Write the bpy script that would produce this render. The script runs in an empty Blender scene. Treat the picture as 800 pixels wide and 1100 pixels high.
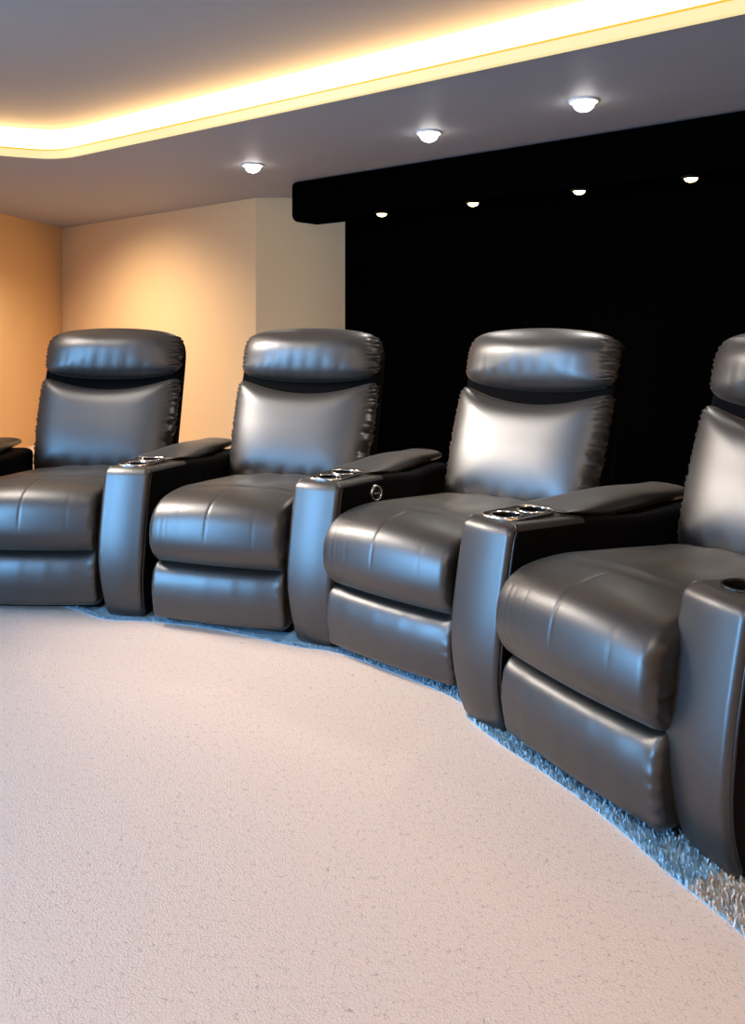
import bpy, bmesh, math, random
from mathutils import Vector, Matrix
random.seed(7)
C = bpy.context.scene
COL = C.collection
PI = math.pi
rad = math.radians

# ------------------------------------------------------------------ materials
def new_mat(name):
    m = bpy.data.materials.new(name); m.use_nodes = True
    nt = m.node_tree; nt.nodes.clear()
    out = nt.nodes.new('ShaderNodeOutputMaterial')
    b = nt.nodes.new('ShaderNodeBsdfPrincipled')
    nt.links.new(b.outputs[0], out.inputs[0])
    return m, nt, b

def simple(name, col, rough=.5, metal=0., spec=.5, bump=0., bscale=200., var=0., vscale=3.):
    m, nt, b = new_mat(name)
    b.inputs['Base Color'].default_value = (*col, 1)
    b.inputs['Roughness'].default_value = rough
    b.inputs['Metallic'].default_value = metal
    b.inputs['Specular IOR Level'].default_value = spec
    tc = nt.nodes.new('ShaderNodeTexCoord')
    if bump:
        n = nt.nodes.new('ShaderNodeTexNoise'); n.inputs['Scale'].default_value = bscale
        n.inputs['Detail'].default_value = 3
        nt.links.new(tc.outputs['Object'], n.inputs['Vector'])
        bp = nt.nodes.new('ShaderNodeBump'); bp.inputs['Strength'].default_value = bump
        bp.inputs['Distance'].default_value = .01
        nt.links.new(n.outputs['Fac'], bp.inputs['Height'])
        nt.links.new(bp.outputs[0], b.inputs['Normal'])
    if var:
        n2 = nt.nodes.new('ShaderNodeTexNoise'); n2.inputs['Scale'].default_value = vscale
        nt.links.new(tc.outputs['Object'], n2.inputs['Vector'])
        mx = nt.nodes.new('ShaderNodeMix'); mx.data_type = 'RGBA'
        mx.inputs['A'].default_value = (*[c*(1-var) for c in col], 1)
        mx.inputs['B'].default_value = (*[min(1, c*(1+var)) for c in col], 1)
        nt.links.new(n2.outputs['Fac'], mx.inputs['Factor'])
        nt.links.new(mx.outputs['Result'], b.inputs['Base Color'])
    return m

def emit(name, col, s):
    m, nt, b = new_mat(name)
    b.inputs['Base Color'].default_value = (*[c*.1 for c in col], 1)
    b.inputs['Emission Color'].default_value = (*col, 1)
    b.inputs['Emission Strength'].default_value = s
    return m

LEATHER = simple('black_leather', (.012, .0095, .0085), .41, spec=1.0, bump=.035, bscale=260)
_b = LEATHER.node_tree.nodes['Principled BSDF']
_b.inputs['Sheen Weight'].default_value = .08; _b.inputs['Sheen Roughness'].default_value = .4
_b.inputs['Sheen Tint'].default_value = (1., .80, .58, 1)
ARM_SHADE = simple('shade_dark_arm_leather', (.0025, .0025, .003), .7, spec=.08)  # arm side panels and drop under the pad, darkened in place of shade
BACKING = simple('shade_dark_backing', (.0016, .0016, .002), .9, spec=.05)  # shell darkened so its colour carries the shade in the headrest gap
BASE = simple('black_base_cloth', (.003, .003, .003), .9, spec=.1)
BRONZE = simple('dark_bronze_plate', (.10, .065, .045), .25, metal=1.)
PIPE = simple('black_piping', (.006, .006, .008), .35, spec=.6)
CHROME = simple('chrome', (.82, .78, .74), .18, metal=1.)
LINER = simple('black_cup_plastic', (.004, .004, .004), .3, spec=.5)
BLACK = simple('black_velvet_wall', (.0006, .0006, .0006), 1., spec=0.)
WALL = simple('tan_wall_paint', (.72, .49, .265), .75, spec=.25, var=.03, vscale=1.5)
SOFFIT = simple('grey_soffit_paint', (.33, .325, .345), .6, spec=.2, var=.03, vscale=1.2)
UPPER = simple('grey_ceiling_paint', (.265, .25, .25), .7, spec=.2, var=.03, vscale=1.2)
WHITE = simple('white_trim_paint', (.75, .73, .70), .5)
LED = emit('warm_led_diffuser', (1., .60, .25), 11.)
LIP = emit('pale_glow_lip', (1., .80, .40), .98)  # lip glows by itself in place of cove light falling on it
YEL = emit('yellow_led_edge', (1., .55, .03), .9)
BULB = emit('white_lamp_lens', (1., .96, .9), 25.)
WBULB = emit('warm_lamp_lens', (1., .72, .35), 9.)

def carpet_material():
    m, nt, b = new_mat('beige_carpet')
    tc = nt.nodes.new('ShaderNodeTexCoord')
    vo = nt.nodes.new('ShaderNodeTexVoronoi'); vo.feature = 'DISTANCE_TO_EDGE'
    vo.inputs['Scale'].default_value = 95.
    wn = nt.nodes.new('ShaderNodeTexNoise'); wn.inputs['Scale'].default_value = 25.; wn.inputs['Detail'].default_value = 3
    ad = nt.nodes.new('ShaderNodeMix'); ad.data_type = 'VECTOR'; ad.inputs['Factor'].default_value = .015
    nt.links.new(tc.outputs['Object'], wn.inputs['Vector'])
    nt.links.new(tc.outputs['Object'], ad.inputs['A'])
    nt.links.new(wn.outputs['Color'], ad.inputs['B'])
    nt.links.new(ad.outputs['Result'], vo.inputs['Vector'])
    cr = nt.nodes.new('ShaderNodeValToRGB')
    cr.color_ramp.elements[0].position = 0.; cr.color_ramp.elements[0].color = (.36, .27, .22, 1)
    cr.color_ramp.elements[1].position = .055; cr.color_ramp.elements[1].color = (.73, .57, .475, 1)
    nt.links.new(vo.outputs['Distance'], cr.inputs['Fac'])
    # only some of the seams between tufts show dark
    sp = nt.nodes.new('ShaderNodeTexNoise'); sp.inputs['Scale'].default_value = 70.; sp.inputs['Detail'].default_value = 2
    nt.links.new(tc.outputs['Object'], sp.inputs['Vector'])
    mr = nt.nodes.new('ShaderNodeMapRange'); mr.inputs['From Min'].default_value = .50; mr.inputs['From Max'].default_value = .64
    nt.links.new(sp.outputs['Fac'], mr.inputs['Value'])
    mx = nt.nodes.new('ShaderNodeMix'); mx.data_type = 'RGBA'
    mx.inputs['A'].default_value = (.73, .57, .475, 1)
    nt.links.new(mr.outputs['Result'], mx.inputs['Factor'])
    nt.links.new(cr.outputs['Color'], mx.inputs['B'])
    nt.links.new(mx.outputs['Result'], b.inputs['Base Color'])
    b.inputs['Roughness'].default_value = .95
    b.inputs['Specular IOR Level'].default_value = .1
    n3 = nt.nodes.new('ShaderNodeTexNoise'); n3.inputs['Scale'].default_value = 240.; n3.inputs['Detail'].default_value = 2
    nt.links.new(tc.outputs['Object'], n3.inputs['Vector'])
    bp = nt.nodes.new('ShaderNodeBump'); bp.inputs['Strength'].default_value = .35; bp.inputs['Distance'].default_value = .004
    nt.links.new(n3.outputs['Fac'], bp.inputs['Height'])
    bp2 = nt.nodes.new('ShaderNodeBump'); bp2.inputs['Strength'].default_value = .4; bp2.inputs['Distance'].default_value = .004
    mn = nt.nodes.new('ShaderNodeMath'); mn.operation = 'MINIMUM'; mn.inputs[1].default_value = .12
    nt.links.new(vo.outputs['Distance'], mn.inputs[0])
    nt.links.new(mn.outputs[0], bp2.inputs['Height'])
    nt.links.new(bp.outputs[0], bp2.inputs['Normal'])
    nt.links.new(bp2.outputs[0], b.inputs['Normal'])
    return m
CARPET = carpet_material()
BLUEPILE = simple('blue_shag_pile', (.30, .48, .60), .8, spec=.2, var=.35, vscale=60)
BEIGEPILE = simple('beige_shag_pile', (.62, .52, .44), .85, spec=.1, var=.2, vscale=60)

# ------------------------------------------------------------------ mesh helpers
def link(name, bm, mats, parent=None, smooth=True, autosharp=None):
    bmesh.ops.recalc_face_normals(bm, faces=bm.faces)
    me = bpy.data.meshes.new(name)
    bm.to_mesh(me); bm.free()
    if not isinstance(mats, (list, tuple)): mats = [mats]
    for m in mats: me.materials.append(m)
    if smooth:
        for p in me.polygons: p.use_smooth = True
        if autosharp: me.set_sharp_from_angle(angle=rad(autosharp))
    o = bpy.data.objects.new(name, me)
    COL.objects.link(o)
    if parent: o.parent = parent
    return o

def tag(o, label, cat, group=None):
    o['label'] = label; o['category'] = cat
    if group: o['group'] = group
    return o

def empty(name, loc, rz=0):
    o = bpy.data.objects.new(name, None); COL.objects.link(o)
    o.empty_display_size = .1
    o.location = loc; o.rotation_euler = (0, 0, rz)
    return o

def struct(name, bm, mat, smooth=False):
    o = link(name, bm, mat, smooth=smooth); o['kind'] = 'structure'; return o

def spline(pts, n, closed=True):
    """Catmull-Rom resample of a list of tuples"""
    N = len(pts); P = [Vector(p) for p in pts]
    dens = []
    segs = N if closed else N-1
    for i in range(segs):
        g = (lambda k: P[k % N]) if closed else (lambda k: P[max(0, min(N-1, k))])
        p0, p1, p2, p3 = g(i-1), g(i), g(i+1), g(i+2)
        for k in range(24):
            t = k/24
            dens.append(.5*((2*p1)+(p2-p0)*t+(2*p0-5*p1+4*p2-p3)*t*t+(3*p1-p0-3*p2+p3)*t**3))
    dens.append(P[0] if closed else P[-1])
    L = [0]
    for a, b in zip(dens, dens[1:]): L.append(L[-1]+(b-a).length)
    out = []; j = 0
    cnt = n if closed else n-1
    for k in range(n):
        s = L[-1]*k/cnt
        while j < len(L)-2 and L[j+1] < s: j += 1
        d = L[j+1]-L[j]
        out.append(dens[j].lerp(dens[j+1], (s-L[j])/d if d else 0))
    return out

def loft(bm, rings, cap0=True, cap1=True, mi=0):
    vs = [[bm.verts.new(p) for p in r] for r in rings]
    n = len(rings[0])
    for a, b in zip(vs, vs[1:]):
        for i in range(n):
            f = bm.faces.new((a[i], a[(i+1) % n], b[(i+1) % n], b[i])); f.material_index = mi
    for flag, r in ((cap0, vs[0]), (cap1, vs[-1])):
        if flag:
            c = Vector((0, 0, 0))
            for v in r: c += v.co
            cv = bm.verts.new(c/n)
            for i in range(n):
                f = bm.faces.new((r[i], r[(i+1) % n], cv)); f.material_index = mi
    return vs

def extrude_cushion(profile, hw, r, disp, nprof=72, nx=44, skew=None):
    """cushion: closed (y,z) profile swept over x with rounded ends; disp moves each point"""
    P = spline(profile, nprof)
    cy = sum(p.x for p in P)/nprof; cz = sum(p.y for p in P)/nprof
    hy = max(abs(p.x-cy) for p in P); hz = max(abs(p.y-cz) for p in P)
    rings = []
    xs = []
    k = 12
    for i in range(k): xs.append(-hw + r*(1-math.cos(PI/2*i/k)))
    for i in range(nx+1): xs.append(-hw+r+(2*hw-2*r)*i/nx)
    for i in range(k-1, -1, -1): xs.append(hw - r*(1-math.cos(PI/2*i/k)))
    for x in xs:
        q = max(0, abs(x)-(hw-r))/r
        e = r*(1-math.sqrt(max(0, 1-q*q)))
        e = min(e, r*.92)
        ring = []
        for p in P:
            y = cy+(p.x-cy)*(hy-e)/hy; z = cz+(p.y-cz)*(hz-e)/hz
            ring.append(disp(x, y, z, x/hw))
        rings.append(ring)
    bm = bmesh.new()
    loft(bm, rings)
    return bm

def sstep(a, b, x):
    t = max(0, min(1, (x-a)/(b-a))); return t*t*(3-2*t)

def hashn(i):
    return (math.sin(i*127.1+311.7)*43758.5453) % 1

def noise1(x):
    i = math.floor(x); f = x-i; f = f*f*(3-2*f)
    return hashn(i)*(1-f)+hashn(i+1)*f

def tube(bm, pts, r, n=8, closed=False, mi=0):
    P = [Vector(p) for p in pts]; N = len(P); rings = []
    for i, p in enumerate(P):
        t = (P[(i+1) % N]-P[i-1]) if closed else (P[min(N-1, i+1)]-P[max(0, i-1)])
        t.normalize()
        u = t.cross(Vector((.31, .17, .93))); u.normalize(); v = t.cross(u)
        rings.append([p+r*(math.cos(2*PI*k/n)*u+math.sin(2*PI*k/n)*v) for k in range(n)])
    if closed: rings.append(rings[0])
    loft(bm, rings, not closed, not closed, mi)
    if closed: bmesh.ops.remove_doubles(bm, verts=bm.verts, dist=1e-5)

def lathe(bm, prof, n=32, c=(0, 0, 0), mi=0):
    """open (r,z) profile about z"""
    rings = []
    for (r, z) in prof:
        rings.append([(c[0]+r*math.cos(2*PI*k/n), c[1]+r*math.sin(2*PI*k/n), c[2]+z) for k in range(n)])
    loft(bm, rings, prof[0][0] < 1e-3, prof[-1][0] < 1e-3, mi)

def rbox(bm, lo, hi, bev, segs=3):
    r = bmesh.ops.create_cube(bm, size=1)
    vs = r['verts']
    for v in vs:
        v.co = Vector([lo[i]+(hi[i]-lo[i])*(v.co[i]+.5) for i in range(3)])
    es = list({e for v in vs for e in v.link_edges})
    bmesh.ops.bevel(bm, geom=es, offset=bev, segments=segs, profile=.5, affect='EDGES')

# ------------------------------------------------------------------ the room
K = .79
CZ, UZ = 1.12+1.28*K, 1.12+1.51*K
LWC = (-4.0*K, 10.8*K)                                       # corner of left wall and tan back wall
def lwx(y): return LWC[0]-.1156*(LWC[1]-y)
room = [(lwx(-3.5), -3.5), LWC, (-1.15*K, 8.26*K)]

def wall(name, pts, mat, z0=0, z1=CZ, thick=.12, smooth=False):
    """wall with real thickness, pts run with the room on the right"""
    bm = bmesh.new()
    n = len(pts)
    nor = []
    for i in range(n):
        a = Vector(pts[max(0, i-1)]); b = Vector(pts[min(n-1, i+1)])
        d = (b-a).normalized(); nor.append(Vector((-d.y, d.x)))
    prof = []
    rings = []
    for p, q in zip(pts, nor):
        p = Vector(p); o = p+q*thick
        rings.append([(p.x, p.y, z0), (p.x, p.y, z1), (o.x, o.y, z1), (o.x, o.y, z0)])
    loft(bm, rings)
    return struct(name, bm, mat, smooth)

# floor
bm = bmesh.new()
f = bm.faces.new([bm.verts.new((x, y, 0)) for x, y in ((-6, -3.8), (5.6, -3.8), (5.6, 11.2), (-6, 11.2))])
r = bmesh.ops.extrude_face_region(bm, geom=[f])
for v in r['geom']:
    if isinstance(v, bmesh.types.BMVert): v.co.z = -.1
struct('floor', bm, CARPET)
wall('wall_left', [room[0], room[1]], WALL)
wall('wall_back', [room[1], room[2]], WALL)
wall('wall_niche', [room[2], (.8*K, 8.22*K)], WALL)
wall('wall_right', [(4.4, 2.0), (4.4, -3.5)], WALL)
wall('wall_front', [(4.4, -3.5), (lwx(-3.5), -3.5)], WALL)

# tray in the ceiling: a lit recess with a rounded corner
dB = Vector((.795, -.607))
T0 = Vector((-2.38, 6.34))*K
def rcorner(p, a, b, r, n=8):
    p = Vector(p); a = (Vector(a)-p).normalized(); b = (Vector(b)-p).normalized()
    P0 = p+a*r; P2 = p+b*r
    return [((1-t)**2*P0+2*t*(1-t)*p+t*t*P2) for t in [k/n for k in range(n+1)]]
TR = T0+dB*8.0*K
TL = (-2.95*K, 6.10*K); TLL = (-3.7*K, 4.6*K); TF = (-3.4, -2.3); TFR = (TR.x, -2.3)
tray = []
ctrl = [TF, TLL, TL, tuple(T0), tuple(TR), TFR]
for i, c in enumerate(ctrl):
    tray += rcorner(c, ctrl[i-1], ctrl[(i+1) % len(ctrl)], .16 if i == 3 else .25)
tray = [Vector((p.x, p.y)) for p in tray]

def offset(poly, d):
    out = []
    n = len(poly)
    for i in range(n):
        t = (poly[(i+1) % n]-poly[i-1]).normalized()
        out.append(poly[i]+Vector((-t.y, t.x))*d)        # clockwise loop: left is outward
    return out

bm = bmesh.new()
def loop(bm, pts, z):
    vs = [bm.verts.new((p[0], p[1], z)) for p in pts]
    return [bm.edges.new((vs[i], vs[(i+1) % len(vs)])) for i in range(len(vs))]
outer = [(-6, -3.8), (-6, 11.2), (5.6, 11.2), (5.6, -3.8)]
es = loop(bm, outer, CZ)+loop(bm, tray, CZ)
bmesh.ops.triangle_fill(bm, edges=es, use_beauty=True)
struct('ceiling', bm, SOFFIT)
bm = bmesh.new()
loft(bm, [[(x, y, UZ) for x, y in outer], [(x, y, UZ+.08) for x, y in outer]])
struct('ceiling_recess', bm, UPPER)

def band(bm, inner, outer, z0, z1):
    n = len(inner)
    rings = [[(a.x, a.y, z0), (a.x, a.y, z1), (b.x, b.y, z1), (b.x, b.y, z0)] for a, b in zip(inner, outer)]
    rings.append(rings[0])
    loft(bm, rings, False, False)
    bmesh.ops.remove_doubles(bm, verts=bm.verts, dist=1e-5)

cove = empty('cove_light', (T0.x, T0.y, CZ))
tag(cove, 'warm glowing strip of cove lighting around the ceiling recess', 'light')
def cpart(name, a, b, z0, z1, m):
    bm = bmesh.new(); band(bm, offset(tray, a), offset(tray, b), z0, z1)
    for v in bm.verts: v.co -= Vector((T0.x, T0.y, CZ))
    link(name, bm, m, cove, smooth=False)
cpart('lip', -.010, .02, CZ-.005, CZ+.036, LIP)
cpart('lip_edge', -.006, .03, CZ+.036, CZ+.047, YEL)
cpart('diffuser', .035, .06, CZ+.045, UZ-.010, LED)

# downlights in the grey border
def downlight(loc, label, scale=1.):
    t = empty('downlight', loc)
    tag(t, label, 'light', 'white downlights in the grey ceiling border')
    bm = bmesh.new()
    lathe(bm, [(.058*scale, .004), (.062*scale, -.008), (.074*scale, -.010), (.082*scale, -.004), (.082*scale, .003)], 32)
    link('trim_ring', bm, WHITE, t)
    bm = bmesh.new()
    R = .058*scale
    lathe(bm, [(R, 0), (R*.97, -.02*scale), (R*.8, -.04*scale), (R*.5, -.053*scale), (R*.2, -.058*scale), (0.0005, -.0585*scale)], 28)
    link('lens', bm, BULB, t)
    return t
DL = [(-.94*K, 6.58*K), (.37*K, 5.49*K), (1.19*K, 4.72*K)]
DLL = ['white round downlight farthest left in the grey ceiling border, above the pelmet end',
       'white round downlight in the middle of the three along the ceiling border',
       'white round downlight farthest right and nearest in the grey ceiling border']
for (x, y), l in zip(DL, DLL): downlight((x, y, CZ), l, .85)

# black back wall panel and the black pelmet above it
wd = Vector((.762, -.648)); wn = Vector((-.648, -.762))   # along the wall; out of the wall into the room
B0 = Vector((-.745, 7.38))*K                                # front left end of the pelmet
PZ = 1.12+.93*K
def wp(s, o): return B0+wd*s-wn*o                         # s along, o behind pelmet face
bm = bmesh.new()
SW = .335*K                                                  # where the black wall begins along the pelmet
a = wp(SW, .30); b = wp(6.1, .30); c = wp(6.1, .42); d = wp(SW, .42)
rings = [[(p.x, p.y, 0), (p.x, p.y, CZ), (q.x, q.y, CZ), (q.x, q.y, 0)] for p, q in ((a, d), (b, c))]
loft(bm, rings)
struct('wall_screen', bm, BLACK)

pel = empty('pelmet', (B0.x, B0.y, PZ))
tag(pel, 'long black box pelmet with rounded end running under the grey ceiling border', 'pelmet')
bm = bmesh.new()
# rounded front left end
sec = []
for k in range(9):
    an = PI/2*k/8
    sec.append(wp(.07-.07*math.sin(an)+0, .07-.07*math.cos(an)) if False else wp(.07*(1-math.cos(an)), .07*(1-math.sin(an))))
foot = [wp(0, .29)]+sec+[wp(5.9, 0), wp(5.9, .29)]
def prr(z, ins):
    cpt = Vector((0, 0))
    for p in foot: cpt += p
    out = []
    n = len(foot)
    for i, p in enumerate(foot):
        t1 = (p-foot[i-1]); t2 = (foot[(i+1) % n]-p)
        t = (t1.normalized()+t2.normalized()).normalized()
        q = p+Vector((-t.y, t.x))*(ins if i not in (0, n-1, n-2) else ins*1.4)
        out.append((q.x-B0.x, q.y-B0.y, z-PZ))
    return out
# orientation check of the footprint so that the inset goes inward
ar = sum(foot[i].x*foot[(i+1) % len(foot)].y-foot[(i+1) % len(foot)].x*foot[i].y for i in range(len(foot)))
sg = 1 if ar > 0 else -1
rings = []
for z, ins in ((PZ, .05), (PZ+.004, .03), (PZ+.015, .012), (PZ+.035, .002), (PZ+.05, 0), (CZ-.03, 0), (CZ-.012, .006), (CZ-.002, .03)):
    rings.append(prr(z, sg*ins))
loft(bm, rings)
link('box', bm, BLACK, pel, autosharp=40)

def spot_small(px_s, label):
    p = wp(px_s, .055)
    t = empty('spotlight', (p.x, p.y, PZ), math.atan2(wd.y, wd.x))
    tag(t, label, 'light', 'warm spotlights under the black pelmet')
    bm = bmesh.new()
    lathe(bm, [(.032, .002), (.034, -.008), (.042, -.010), (.048, -.004), (.048, .002)], 28)
    link('trim_ring', bm, BASE, t)
    bm = bmesh.new()
    lathe(bm, [(.032, 0), (.031, -.010), (.024, -.020), (.012, -.025), (.0005, -.026)], 24)
    link('lens', bm, WBULB, t)
    return p
SL = ['warm spotlight under the black pelmet, nearest its rounded left end',
      'warm spotlight under the black pelmet, second from its rounded end',
      'warm spotlight under the black pelmet, third from its rounded end',
      'warm spotlight under the black pelmet, farthest right of the row']
SPOTS = []
def s_at(px):      # distance along the pelmet seen at photo column px
    k = (px-400)/900
    a = B0-wn*.055
    return (k*a.y-a.x)/(wd.x-k*wd.y)
for px, l in zip((410, 508, 622, 742), SL): SPOTS.append(spot_small(s_at(px), l))

# ------------------------------------------------------------------ recliner parts (x across, y back, z up; front of the footrest at y=0)
SEATHW = .272
def make_seat():
    prof = [(.05, .238), (.0, .258), (-.030, .305), (-.034, .36), (-.02, .415), (.02, .455), (.085, .478), (.2, .487),
            (.36, .478), (.54, .462), (.66, .452), (.73, .43), (.74, .34), (.70, .25), (.4, .235), (.2, .232)]
    def disp(x, y, z, u):
        top = sstep(.36, .46, z)
        frontness = sstep(.16, -.02, y)
        z += .020*(1-u*u)*top
        y -= .018*(1-u*u)*frontness
        # cross seam behind the front roll
        g = math.exp(-((y-.175-.03*u)/.012)**2)*top*sstep(-.95, -.5, u)
        z -= .006*g
        # middle seam over the front roll
        g2 = math.exp(-((x+.02-.05*y)/.004)**2)*sstep(.17, .10, y)*sstep(.33, .39, z)
        y += .0022*g2*(1-top*.5); z -= .0018*g2*top
        # hanging creases on the front roll, puckers at both ends
        cr = frontness*sstep(.26, .32, z)
        for c, w, a in ((-.238, .004, .0006), (-.212, .005, .0008), (-.188, .004, .0006), (-.14, .006, .0006), (.16, .006, .0005)):
            y += a*cr*math.exp(-((x-c)/w)**2)
        ed = sstep(.86, 1., abs(u))
        rip = math.sin(y*150+z*190+2*noise1(z*60))*.0045*ed*frontness
        x += rip*(1 if u > 0 else .3)*(1 if u > 0 else -1); y += rip*.5*(1 if u > 0 else .3)
        # soft hollows on the seat
        z -= .012*math.exp(-((y-.45)/.13)**2-(x/.16)**2)*top
        z += .002*math.sin(x*40+y*9)*top*sstep(.2, .3, y)
        return (x, y, z)
    return extrude_cushion(prof, SEATHW, .034, disp, 96, 110)

def make_footrest():
    prof = [(.03, .030), (.006, .038), (-.004, .075), (-.012, .125), (-.010, .175), (.004, .213), (.03, .232), (.075, .235),
            (.10, .22), (.105, .13), (.10, .045), (.07, .03)]
    def disp(x, y, z, u):
        fr = sstep(.06, 0, y)
        y -= .012*(1-u*u)*fr
        ed = sstep(.85, 1., abs(u))
        y += .003*math.sin(z*170+3*noise1(z*40))*ed*fr*(1 if u > 0 else .3)
        z += .010*sstep(.82, .97, abs(u))*sstep(.17, .23, z)*(1 if u > 0 else .5)
        y += .0005*fr*math.sin(x*60+2*noise1(x*20))
        return (x, y, z)
    return extrude_cushion(prof, SEATHW-.002, .022, disp, 72, 60)

LEAN = math.atan2(.236, .67)
def bk(x, s, n):      # on the back: across, up along the lean, out towards the sitter
    return (x, .752+s*math.sin(LEAN)-n*math.cos(LEAN), .42+s*math.cos(LEAN)+n*math.sin(LEAN))

def pillow(outline, T, Tb, N, wrk, res=64, p=2.6):
    """padded cushion: outline(X,Y)->(x,s); wrk(X,Y,m)->(dx,ds,dn)"""
    bm = bmesh.new()
    grid = {}
    for side in (1, -1):
        for i in range(res+1):
            for j in range(res+1):
                u = math.sin(PI/2*(2*i/res-1)*.92)/math.sin(PI/2*.92); v = math.sin(PI/2*(2*j/res-1)*.92)/math.sin(PI/2*.92)
                m = max(abs(u), abs(v))
                if side == -1 and (i in (0, res) or j in (0, res)):
                    grid[side, i, j] = grid[1, i, j]; continue
                if m > 1e-6:
                    a, b = u/m, v/m
                    k = m/((abs(a)**N+abs(b)**N)**(1/N))
                    X, Y = a*k, b*k
                else: X = Y = 0
                x, s = outline(X, Y)
                th = (1-min(1, m)**p)**.5
                n = (T(X, Y) if side == 1 else -Tb)*th
                dx, ds, dn = wrk(X, Y, m) if side == 1 else (0, 0, 0)
                if i in (0, res) or j in (0, res): pass
                grid[side, i, j] = bm.verts.new(bk(x+dx, s+ds, n+dn))
    for side in (1, -1):
        for i in range(res):
            for j in range(res):
                q = [grid[side, i, j], grid[side, i+1, j], grid[side, i+1, j+1], grid[side, i, j+1]]
                bm.faces.new(q)
    return bm

def gathers(X, Y, m, amp, freq, seed, left=.25):
    e = sstep(.84, .97, abs(X))*(1-sstep(.90, 1.0, abs(Y))*.5)
    k = 1 if X > 0 else left
    ph = Y*freq+3.2*noise1(Y*freq*.30+seed)
    w = math.sin(ph*PI)+.5*math.sin(ph*2.3*PI+seed)
    am = amp*(.35+1.0*noise1(Y*freq*.55+seed*3))
    return (am*.8*w*sstep(.90, 1, abs(X))*k*(1 if X > 0 else -1), am*.5*w*e*k, am*.8*w*e*k*(1-sstep(.97, 1, m)*.4))

def make_lumbar():
    def outline(X, Y):
        hw = .345+.004*Y-.012*sstep(.2, -1, Y)
        s = -.01+(Y+1)/2*.495
        if Y > 0: s -= .075*(1-X*X)*Y
        if Y < 0: s -= .012*(1-X*X)*(-Y)
        return X*hw, s
    def T(X, Y): return .078+.008*math.exp(-((Y+.35)/.5)**2)
    def wrk(X, Y, m):
        dx, ds, dn = gathers(X, Y, m, .013, 23, 3.)
        b = sstep(-.6, -.95, Y)
        dn += .003*b*math.sin(X*22+2*noise1(X*6))*(1-sstep(.93, 1, m))
        return dx, ds, dn
    return pillow(outline, T, .02, 13, wrk, 72, 4.5)

def make_headrest():
    def outline(X, Y):
        hw = .342-.010*sstep(.2, 1, Y)
        s = .494+(Y+1)/2*.208
        if Y > 0: s += .030*(1-X*X)*Y
        if Y < 0: s -= .028*(1-X*X)*(-Y)
        return X*hw, s
    def T(X, Y): return .086+.020*math.exp(-((Y-.15)/.5)**2)
    def wrk(X, Y, m):
        dx, ds, dn = gathers(X, Y, m, .017, 11., 8.)
        lo = sstep(.35, -.75, Y)*(1-sstep(.92, 1, m))
        for c, w, a in ((-.62, .03, .002), (-.46, .04, .003), (-.3, .03, .002), (-.12, .045, .003), (.08, .03, .002), (.3, .05, .0025), (.55, .04, .002)):
            dn -= a*lo*math.exp(-((X-c-.06*Y)/w)**2)
        return dx, ds, dn
    return pillow(outline, T, .02, 7, wrk)

def make_shell():
    """the black upholstered body of the back behind both cushions"""
    bm = bmesh.new()
    def ring(n, ins):
        out = []
        N = 64
        for k in range(N):
            a = 2*PI*k/N
            ca, sa = math.cos(a), math.sin(a)
            e = 2/9
            X = (1 if ca > 0 else -1)*abs(ca)**e; Y = (1 if sa > 0 else -1)*abs(sa)**e
            x = X*(.350-ins); s = .33+Y*(.378-ins)
            if Y > 0: s += .026*(1-X*X)*Y
            out.append(bk(x, s, n))
        return out
    loft(bm, [ring(.0, .035), ring(-.005, .016), ring(-.015, .008), ring(-.06, .0), ring(-.09, .008), ring(-.105, .03)])
    return bm

def make_base():
    bm = bmesh.new()
    rbox(bm, (-.258, .075, .0), (.258, .80, .245), .012)
    return bm

ARML, HALF = .86, 5.
def make_arm_bm(h=.575):
    """wedge arm, origin on the floor under the middle of its front; leaves two round wells open for the cups"""
    tn = math.tan(rad(HALF))
    zs = [0, .004, .02, .05, .09, .14, .2, .26, .32, .38, .44, .49, .525]
    yfs = spline([(0, .002), (.05, -.018), (.12, -.036), (.2, -.044), (.3, -.038), (.42, -.018), (.5, -.002), (.575, .014)], 200, False)
    def yf(z):
        return min(yfs, key=lambda p: abs(p.x-z)).y
    def yfl(z):
        for a, b in zip(yfs, yfs[1:]):
            if a.x <= z <= b.x: return a.y+(b.y-a.y)*(z-a.x)/max(1e-9, b.x-a.x)
        return yfs[-1].y if z > .3 else yfs[0].y
    def wd_(z): return .156+.034*sstep(0, .30, z)
    def ring(z, ins=0):
        w0 = wd_(z)/2-ins; y0 = yfl(z)+ins; y1 = ARML-ins
        w1 = wd_(z)/2+ARML*tn-ins
        r = .019
        pts = []
        # front: rounded corners, slightly bowed face; back: tighter corners
        def arc(cx, cy, rr, a0, a1, n=8):
            return [(cx+rr*math.cos(a0+(a1-a0)*k/n), cy+rr*math.sin(a0+(a1-a0)*k/n), z) for k in range(n+1)]
        pts += arc(w1-.03, y1-.03, .03, 0, PI/2)
        pts += arc(-w1+.03, y1-.03, .03, PI/2, PI)
        for t in (.66, .33): pts.append((-(w0+(w1-w0)*t), y0+r+(y1-y0-r)*t, z))
        pts += arc(-w0+r, y0+r, r, PI, PI*1.5)
        for k in range(1, 6):
            u = -1+k/3
            pts.append((u*(w0-r), y0-.006*(1-u*u), z))
        pts += arc(w0-r, y0+r, r, PI*1.5, PI*2)
        for t in (.33, .66): pts.append((w0+(w1-w0)*t, y0+r+(y1-y0-r)*t, z))
        return pts
    bm = bmesh.new()
    rings = [ring(0, .012), ring(.006, .003)]+[ring(z) for z in zs[2:]]
    R = .032
    for k in range(0, 9):
        a = PI/2*k/8
        rings.append(ring(h-R+R*math.sin(a), R*(1-math.cos(a))))
    loft(bm, rings)
    return bm, yfl, wd_, tn

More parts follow.
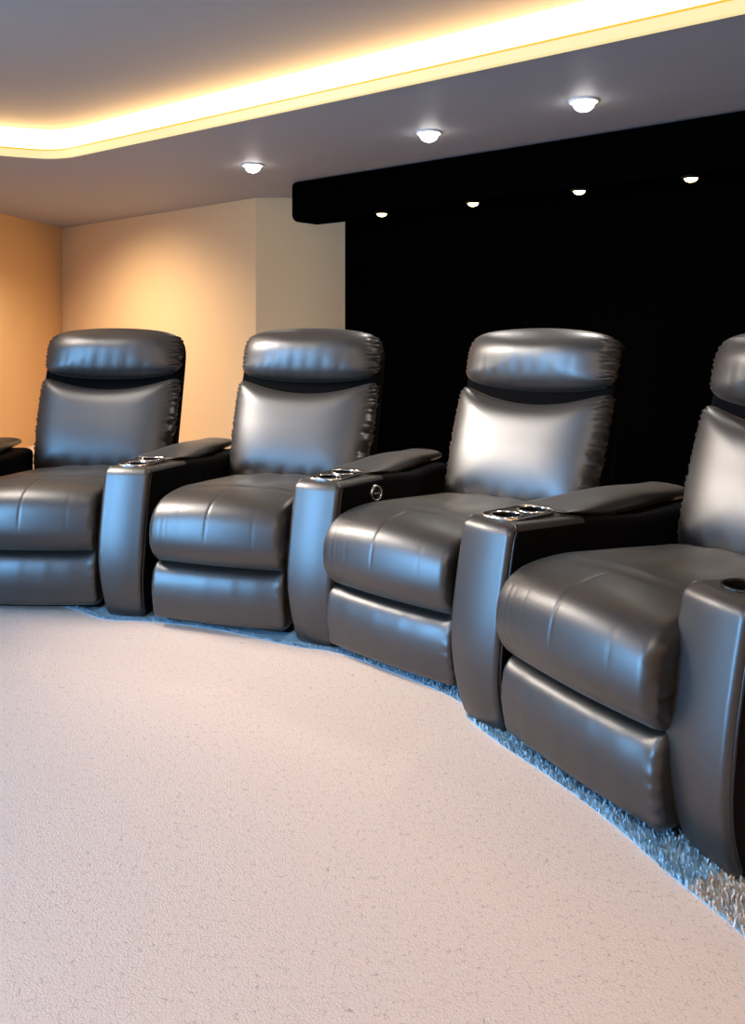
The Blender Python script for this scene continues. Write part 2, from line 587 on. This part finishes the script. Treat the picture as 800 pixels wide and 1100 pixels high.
CUPS = [(0, .098), (.0, .212)]
ARM_MESH = None
def arm_mesh():
    global ARM_MESH
    if ARM_MESH: return ARM_MESH
    bm, *_ = make_arm_bm()
    o = link('arm_tmp', bm, LEATHER)
    cb = bmesh.new()
    for (x, y) in CUPS:
        bmesh.ops.create_cone(cb, cap_ends=True, segments=40, radius1=.041, radius2=.041, depth=.2, matrix=Matrix.Translation((x, y, .575)))
    c = link('cut_tmp', cb, LEATHER, smooth=False)
    md = o.modifiers.new('b', 'BOOLEAN'); md.operation = 'DIFFERENCE'; md.object = c; md.solver = 'EXACT'
    dg = bpy.context.evaluated_depsgraph_get()
    me = bpy.data.meshes.new_from_object(o.evaluated_get(dg))
    me.name = 'arm'
    bpy.data.objects.remove(c); bpy.data.objects.remove(o)
    for v in me.vertices:      # the body drops behind the cups, under the padded lid
        if v.co.z > .3: v.co.z -= .040*sstep(.27, .38, v.co.y)*sstep(.3, .5, v.co.z)
    me.set_sharp_from_angle(angle=rad(50))
    me.materials.append(ARM_SHADE)
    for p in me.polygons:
        if p.center.y > .30 and p.normal.z > .3: p.material_index = 1  # top under the pad coloured as if in its shadow
        if abs(p.normal.x) > .9 and p.center.y > .022 and abs(p.center.x) > .06: p.material_index = 1  # side panels, with their shade put into the colour
    ARM_MESH = me
    return me

def cup_bm(rim):
    bm = bmesh.new()
    lathe(bm, [(.0405, -.004), (.041, .003), (.044, .0055), (.0475, .004), (.049, 0), (.0465, -.0015)], 40, mi=0)
    lathe(bm, [(.0402, .002), (.0392, -.02), (.0385, -.085), (.02, -.088), (.0005, -.088)], 40, mi=1)
    return bm

def plate_bm():
    """bronze console plate with a chrome rim, open over the two cups"""
    bm = bmesh.new()
    hw, y0, y1, r = .064, .040, .258, .045
    ol = []
    for cx, cy, a0 in ((hw-r, y1-r, 0), (-hw+r, y1-r, 90), (-hw+r, y0+r, 180), (hw-r, y0+r, 270)):
        for k in range(9):
            a = rad(a0+90*k/8); ol.append((cx+r*math.cos(a), cy+r*math.sin(a)))
    es = loop(bm, ol, 0)
    for (x, y) in CUPS:
        es += loop(bm, [(x+.0415*math.cos(2*PI*k/32), y+.0415*math.sin(2*PI*k/32)) for k in range(32)], 0)
    bmesh.ops.triangle_fill(bm, edges=es, use_beauty=True)
    tube(bm, [(x, y, .0005) for x, y in ol], .0028, 8, True, 1)
    return bm

def pad_bm():
    """padded armrest lid: low thin nose behind the cups, rising and thickening to the back"""
    tn = math.tan(rad(HALF))
    bm = bmesh.new()
    n = 40; rings = []
    for i in range(n+1):
        t = i/n
        y = .262+(ARML+.06-.262)*t
        hw = .094-.010*sstep(.3, 1, t)
        hw *= (1-(1-min(1, t/.10))**2*.30)
        top = .580+.012*sstep(0, .4, t)-.018*sstep(.5, 1, t)
        bot = .572-.042*sstep(0, .3, t)
        if t < .05: top = .574+(top-.574)*(t/.05)**.5
        ov = .008
        pr = []
        M = 32
        cz = (top+bot)/2; hz = max(.002, (top-bot)/2)
        for k in range(M):
            a = 2*PI*k/M
            ca, sa = math.cos(a), math.sin(a)
            X = (1 if ca > 0 else -1)*abs(ca)**(2/2.6); Z = (1 if sa > 0 else -1)*abs(sa)**(2/2.4)
            pr.append((X*(hw+ov), y, cz+Z*hz))
        rings.append(pr)
    loft(bm, rings)
    return bm

def piping_bm():
    bm = bmesh.new()
    _, yfl, wdf, tn = make_arm_bm()
    _.free()
    for s in (-1, 1):
        pts = []
        for k in range(30):
            z = .02+.52*k/29
            pts.append((s*(wdf(z)/2+.0005), yfl(z)+.020, z))
        for k in range(1, 8):
            a = PI/2*k/7
            pts.append((s*(wdf(.5)/2-.020*(1-math.cos(a))), yfl(.545)+.020+.03*math.sin(a)*.6, .54+.030*math.sin(a)))
        tube(bm, pts, .0035, 8)
    return bm

proto = {}
def part(name, key, parent, make, mats, loc=None, rz=None, **k):
    if key not in proto:
        o = link(name, make(), mats, parent, **k); proto[key] = o.data
    else:
        o = bpy.data.objects.new(name, proto[key]); COL.objects.link(o); o.parent = parent
    if loc: o.location = loc
    if rz is not None: o.rotation_euler = (0, 0, rz)
    return o

CHAIRS = [(-1.340, 3.277, 2.4), (-.570, 3.060, 17.0), (.044, 2.697, 41.9), (.481, 2.021, 60.7)]
ARMS = [(-1.735, 3.235, -6., 1.), (-.957, 3.235, 12., 1.), (-.205, 2.945, 28., 1.), (.310, 2.356, 51.5, 1.), (.702, 1.755, 69., .98)]
CL = ['black leather recliner at the far left end of the row, cut by the left edge',
      'black leather recliner in front of the tan wall and black panel edge, second from left',
      'black leather recliner with the brightest pale sheen and a round button inside its left arm',
      'black leather recliner nearest the camera, cut by the right edge']
def add_arm(chair, a, cup_mat, button=0):
    x, y, th, sz = a
    t = rad(chair['th']); dx, dy = x-chair.location.x, y-chair.location.y
    lx = dx*math.cos(t)-dy*math.sin(t); ly = dx*math.sin(t)+dy*math.cos(t)
    o = bpy.data.objects.new('arm', arm_mesh()); COL.objects.link(o); o.parent = chair
    o.location = (lx, ly, 0); o.rotation_euler = (0, 0, t-rad(th)); o.scale = (1, 1, sz)
    for (cx, cy) in CUPS:
        c = part('cup_holder', 'cup'+cup_mat.name, o, lambda: cup_bm(0), [cup_mat, LINER], (cx, cy, .575))
    if cup_mat is CHROME: part('console_plate', 'plate', o, plate_bm, [BRONZE, CHROME], (0, 0, .577), smooth=False)
    part('armrest_pad', 'pad', o, pad_bm, LEATHER)
    part('piping', 'pipe', o, piping_bm, PIPE)
    if button:
        tn = rad(HALF)
        def mk():
            bm = bmesh.new()
            lathe(bm, [(.021, -.002), (.022, .008), (.026, .011), (.030, .008), (.032, -.012)], 32, mi=0)
            lathe(bm, [(.021, .0), (.018, .005), (.012, .008), (.0005, .009)], 32, mi=1)
            rbox(bm, (-.015, -.002, .004), (.015, .002, .011), .0008, 1)
            return bm
        yb = .24
        b = part('recline_button', 'btn', o, mk, [CHROME, LINER], (.190/2+yb*math.tan(tn)+.001, yb, .505))
        b.rotation_euler = (0, PI/2, -tn) if False else (PI/2, 0, PI/2-tn-rad(12))
        b['label'] = 'round chrome ringed button'
    return o

for i, (x, y, th) in enumerate(CHAIRS):
    c = empty('recliner', (x, y, .003), -rad(th)); c['th'] = th
    tag(c, CL[i], 'armchair', 'black leather recliners in a curved row')
    part('base', 'base', c, make_base, BASE)
    part('footrest', 'footrest', c, make_footrest, LEATHER)
    part('seat_cushion', 'seat', c, make_seat, LEATHER)
    part('back_shell', 'shell', c, make_shell, BACKING)
    part('back_cushion', 'lumbar', c, make_lumbar, LEATHER)
    part('headrest', 'head', c, make_headrest, LEATHER)
    add_arm(c, ARMS[i], CHROME, button=1 if i in (0, 2) else 0)
    if i == 3: add_arm(c, ARMS[4], LINER)
    del c['th']

# ------------------------------------------------------------------ blue shag carpet edging under the row
# front edge of the runner on the floor (photo column, row) -> floor point
def fl(px, py):
    Y = 900*1.12/(py-352); return Vector(((px-400)/900*Y, Y))
edge_px = [(-60, 649), (60, 651), (110, 665), (160, 668), (230, 676), (314, 694), (360, 701), (420, 722), (490, 752), (506, 775), (545, 805), (600, 842),
           (660, 888), (720, 941), (775, 986), (812, 1018)]
edge = [fl(*p) for p in edge_px]
edge = [Vector((p.x, p.y)) for p in spline([(p.x, p.y) for p in edge], 240, False)]
back = []
for i, p in enumerate(edge):
    t = (edge[min(239, i+1)]-edge[max(0, i-1)]).normalized()
    back.append(p+Vector((-t.y, t.x))*.15)
bm = bmesh.new()
vs = []
for p, q in zip(edge, back):
    vs.append([bm.verts.new((p.x, p.y, .0005)), bm.verts.new((p.x, p.y, .0025)), bm.verts.new((q.x, q.y, .0025)), bm.verts.new((q.x, q.y, .0005))])
for a, b in zip(vs, vs[1:]):
    for k in range(4):
        bm.faces.new((a[k], a[(k+1) % 4], b[(k+1) % 4], b[k]))
run = link('carpet_edging', bm, BLUEPILE, smooth=False)
tag(run, 'strip of blue shag carpet along the foot of the recliners', 'carpet')
bm = bmesh.new()
for i in range(239):
    a, b = edge[i], edge[i+1]
    d = (b-a); L = d.length; t = d.normalized(); nn = Vector((-t.y, t.x))
    near = sstep(120, 200, i)
    cnt = int(L*(2600+1500*near))
    W = .02+.11*sstep(130, 190, i)
    for k in range(cnt):
        s = random.random(); o = random.random()
        p = a.lerp(b, s)+nn*(o*W-.002)
        h = (.007+.007*near)*(.6+.8*random.random())
        ang = random.uniform(0, 2*PI)
        out = -nn*.007*random.random()*(1.2-o)+Vector((random.uniform(-1, 1), random.uniform(-1, 1)))*.007
        w = .0016+.0010*near
        wx, wy = math.cos(ang)*w, math.sin(ang)*w
        v = [bm.verts.new((p.x-wx, p.y-wy, .003)), bm.verts.new((p.x+wx, p.y+wy, .003)),
             bm.verts.new((p.x+wx*.8+out.x*.5, p.y+wy*.8+out.y*.5, .003+h*.7)), bm.verts.new((p.x-wx*.8+out.x*.5, p.y-wy*.8+out.y*.5, .003+h*.7)),
             bm.verts.new((p.x+out.x, p.y+out.y, .003+h))]
        f1 = bm.faces.new((v[0], v[1], v[2], v[3])); f2 = bm.faces.new((v[3], v[2], v[4]))
        if i > 226: f1.material_index = f2.material_index = 1
pile = link('pile', bm, [BLUEPILE, BEIGEPILE], run, smooth=False)
pile['kind'] = 'stuff'

# ------------------------------------------------------------------ light
def area(name, loc, target, sx, sy, power, col, spread=180):
    l = bpy.data.lights.new(name, 'AREA'); l.shape = 'RECTANGLE'; l.size = sx; l.size_y = sy
    l.energy = power; l.color = col; l.spread = rad(spread)
    o = bpy.data.objects.new(name, l); COL.objects.link(o); o.location = loc
    d = Vector(target)-Vector(loc); o.rotation_euler = d.to_track_quat('-Z', 'Z').to_euler()
    return o
def spot(name, loc, power, col, size=110, blend=.8, r=.05):
    l = bpy.data.lights.new(name, 'SPOT'); l.energy = power; l.color = col
    l.spot_size = rad(size); l.spot_blend = blend; l.shadow_soft_size = r
    o = bpy.data.objects.new(name, l); COL.objects.link(o); o.location = loc
    return o
# added unseen area light on the left, for blue reflections in the leather
area('added_blue_fill', (-3.95, .8, 1.0), (0, 1.2, .95), 7.0, 1.7, 1350, (.19, .53, 1.))
# added unseen area light left of the frame, brightens the chair backs
area('added_ceiling_fill', (-2.2, 3.4, UZ-.06), (.5, 3.4, .8), .85, .85, 58, (1., .90, .80), 80)
# second added area light, unseen, brightens the open floor before the row
area('added_ceiling_fill', (-.3, .5, UZ-.03), (-.3, .5, 0), .8, .8, 26, (1., .84, .70))
# downlights of the ceiling border: the three in view, then unseen spots added as fill
for (x, y) in DL: spot('downlight_or_fill_beam', (x, y, CZ-.08), 45, (1., .95, .88))
for (x, y) in ((-3.4, 4.6), (-3.5, 2.6), (-3.6, .6), (-1.5, -2.8), (1.2, -2.8)):
    spot('downlight_or_fill_beam', (x, y, CZ-.05), 17, (1., .82, .62), 140, .8, .2)
wb = spot('downlight_or_fill_beam', (-2.86, 6.35, CZ-.05), 230, (1., .82, .60), 126, 1.)     # unseen spot added to brighten the tan wall
wb.rotation_euler = (Vector((-1.95, 7.3, -.5))-wb.location).to_track_quat('-Z', 'Y').to_euler()
for p in SPOTS: spot('pelmet_beam', (p.x, p.y, PZ-.05), 3, (1., .7, .35), 100)

w = bpy.data.worlds.new('world'); C.world = w; w.use_nodes = True
w.node_tree.nodes['Background'].inputs[0].default_value = (.02, .02, .022, 1)

# ------------------------------------------------------------------ camera
cam = bpy.data.cameras.new('camera'); co = bpy.data.objects.new('camera', cam); COL.objects.link(co)
co.location = (0, 0, 1.12); co.rotation_euler = (PI/2, 0, 0)
cam.sensor_fit = 'VERTICAL'; cam.sensor_height = 36; cam.sensor_width = 36*800/1100
cam.lens = 36*900/1100
cam.shift_y = -(550-352)/1100
cam.clip_start = .02
C.camera = co
C.view_settings.view_transform = 'Standard'; C.view_settings.look = 'None'
C.view_settings.exposure = 0; C.view_settings.gamma = 1
C.view_settings.use_curve_mapping = False
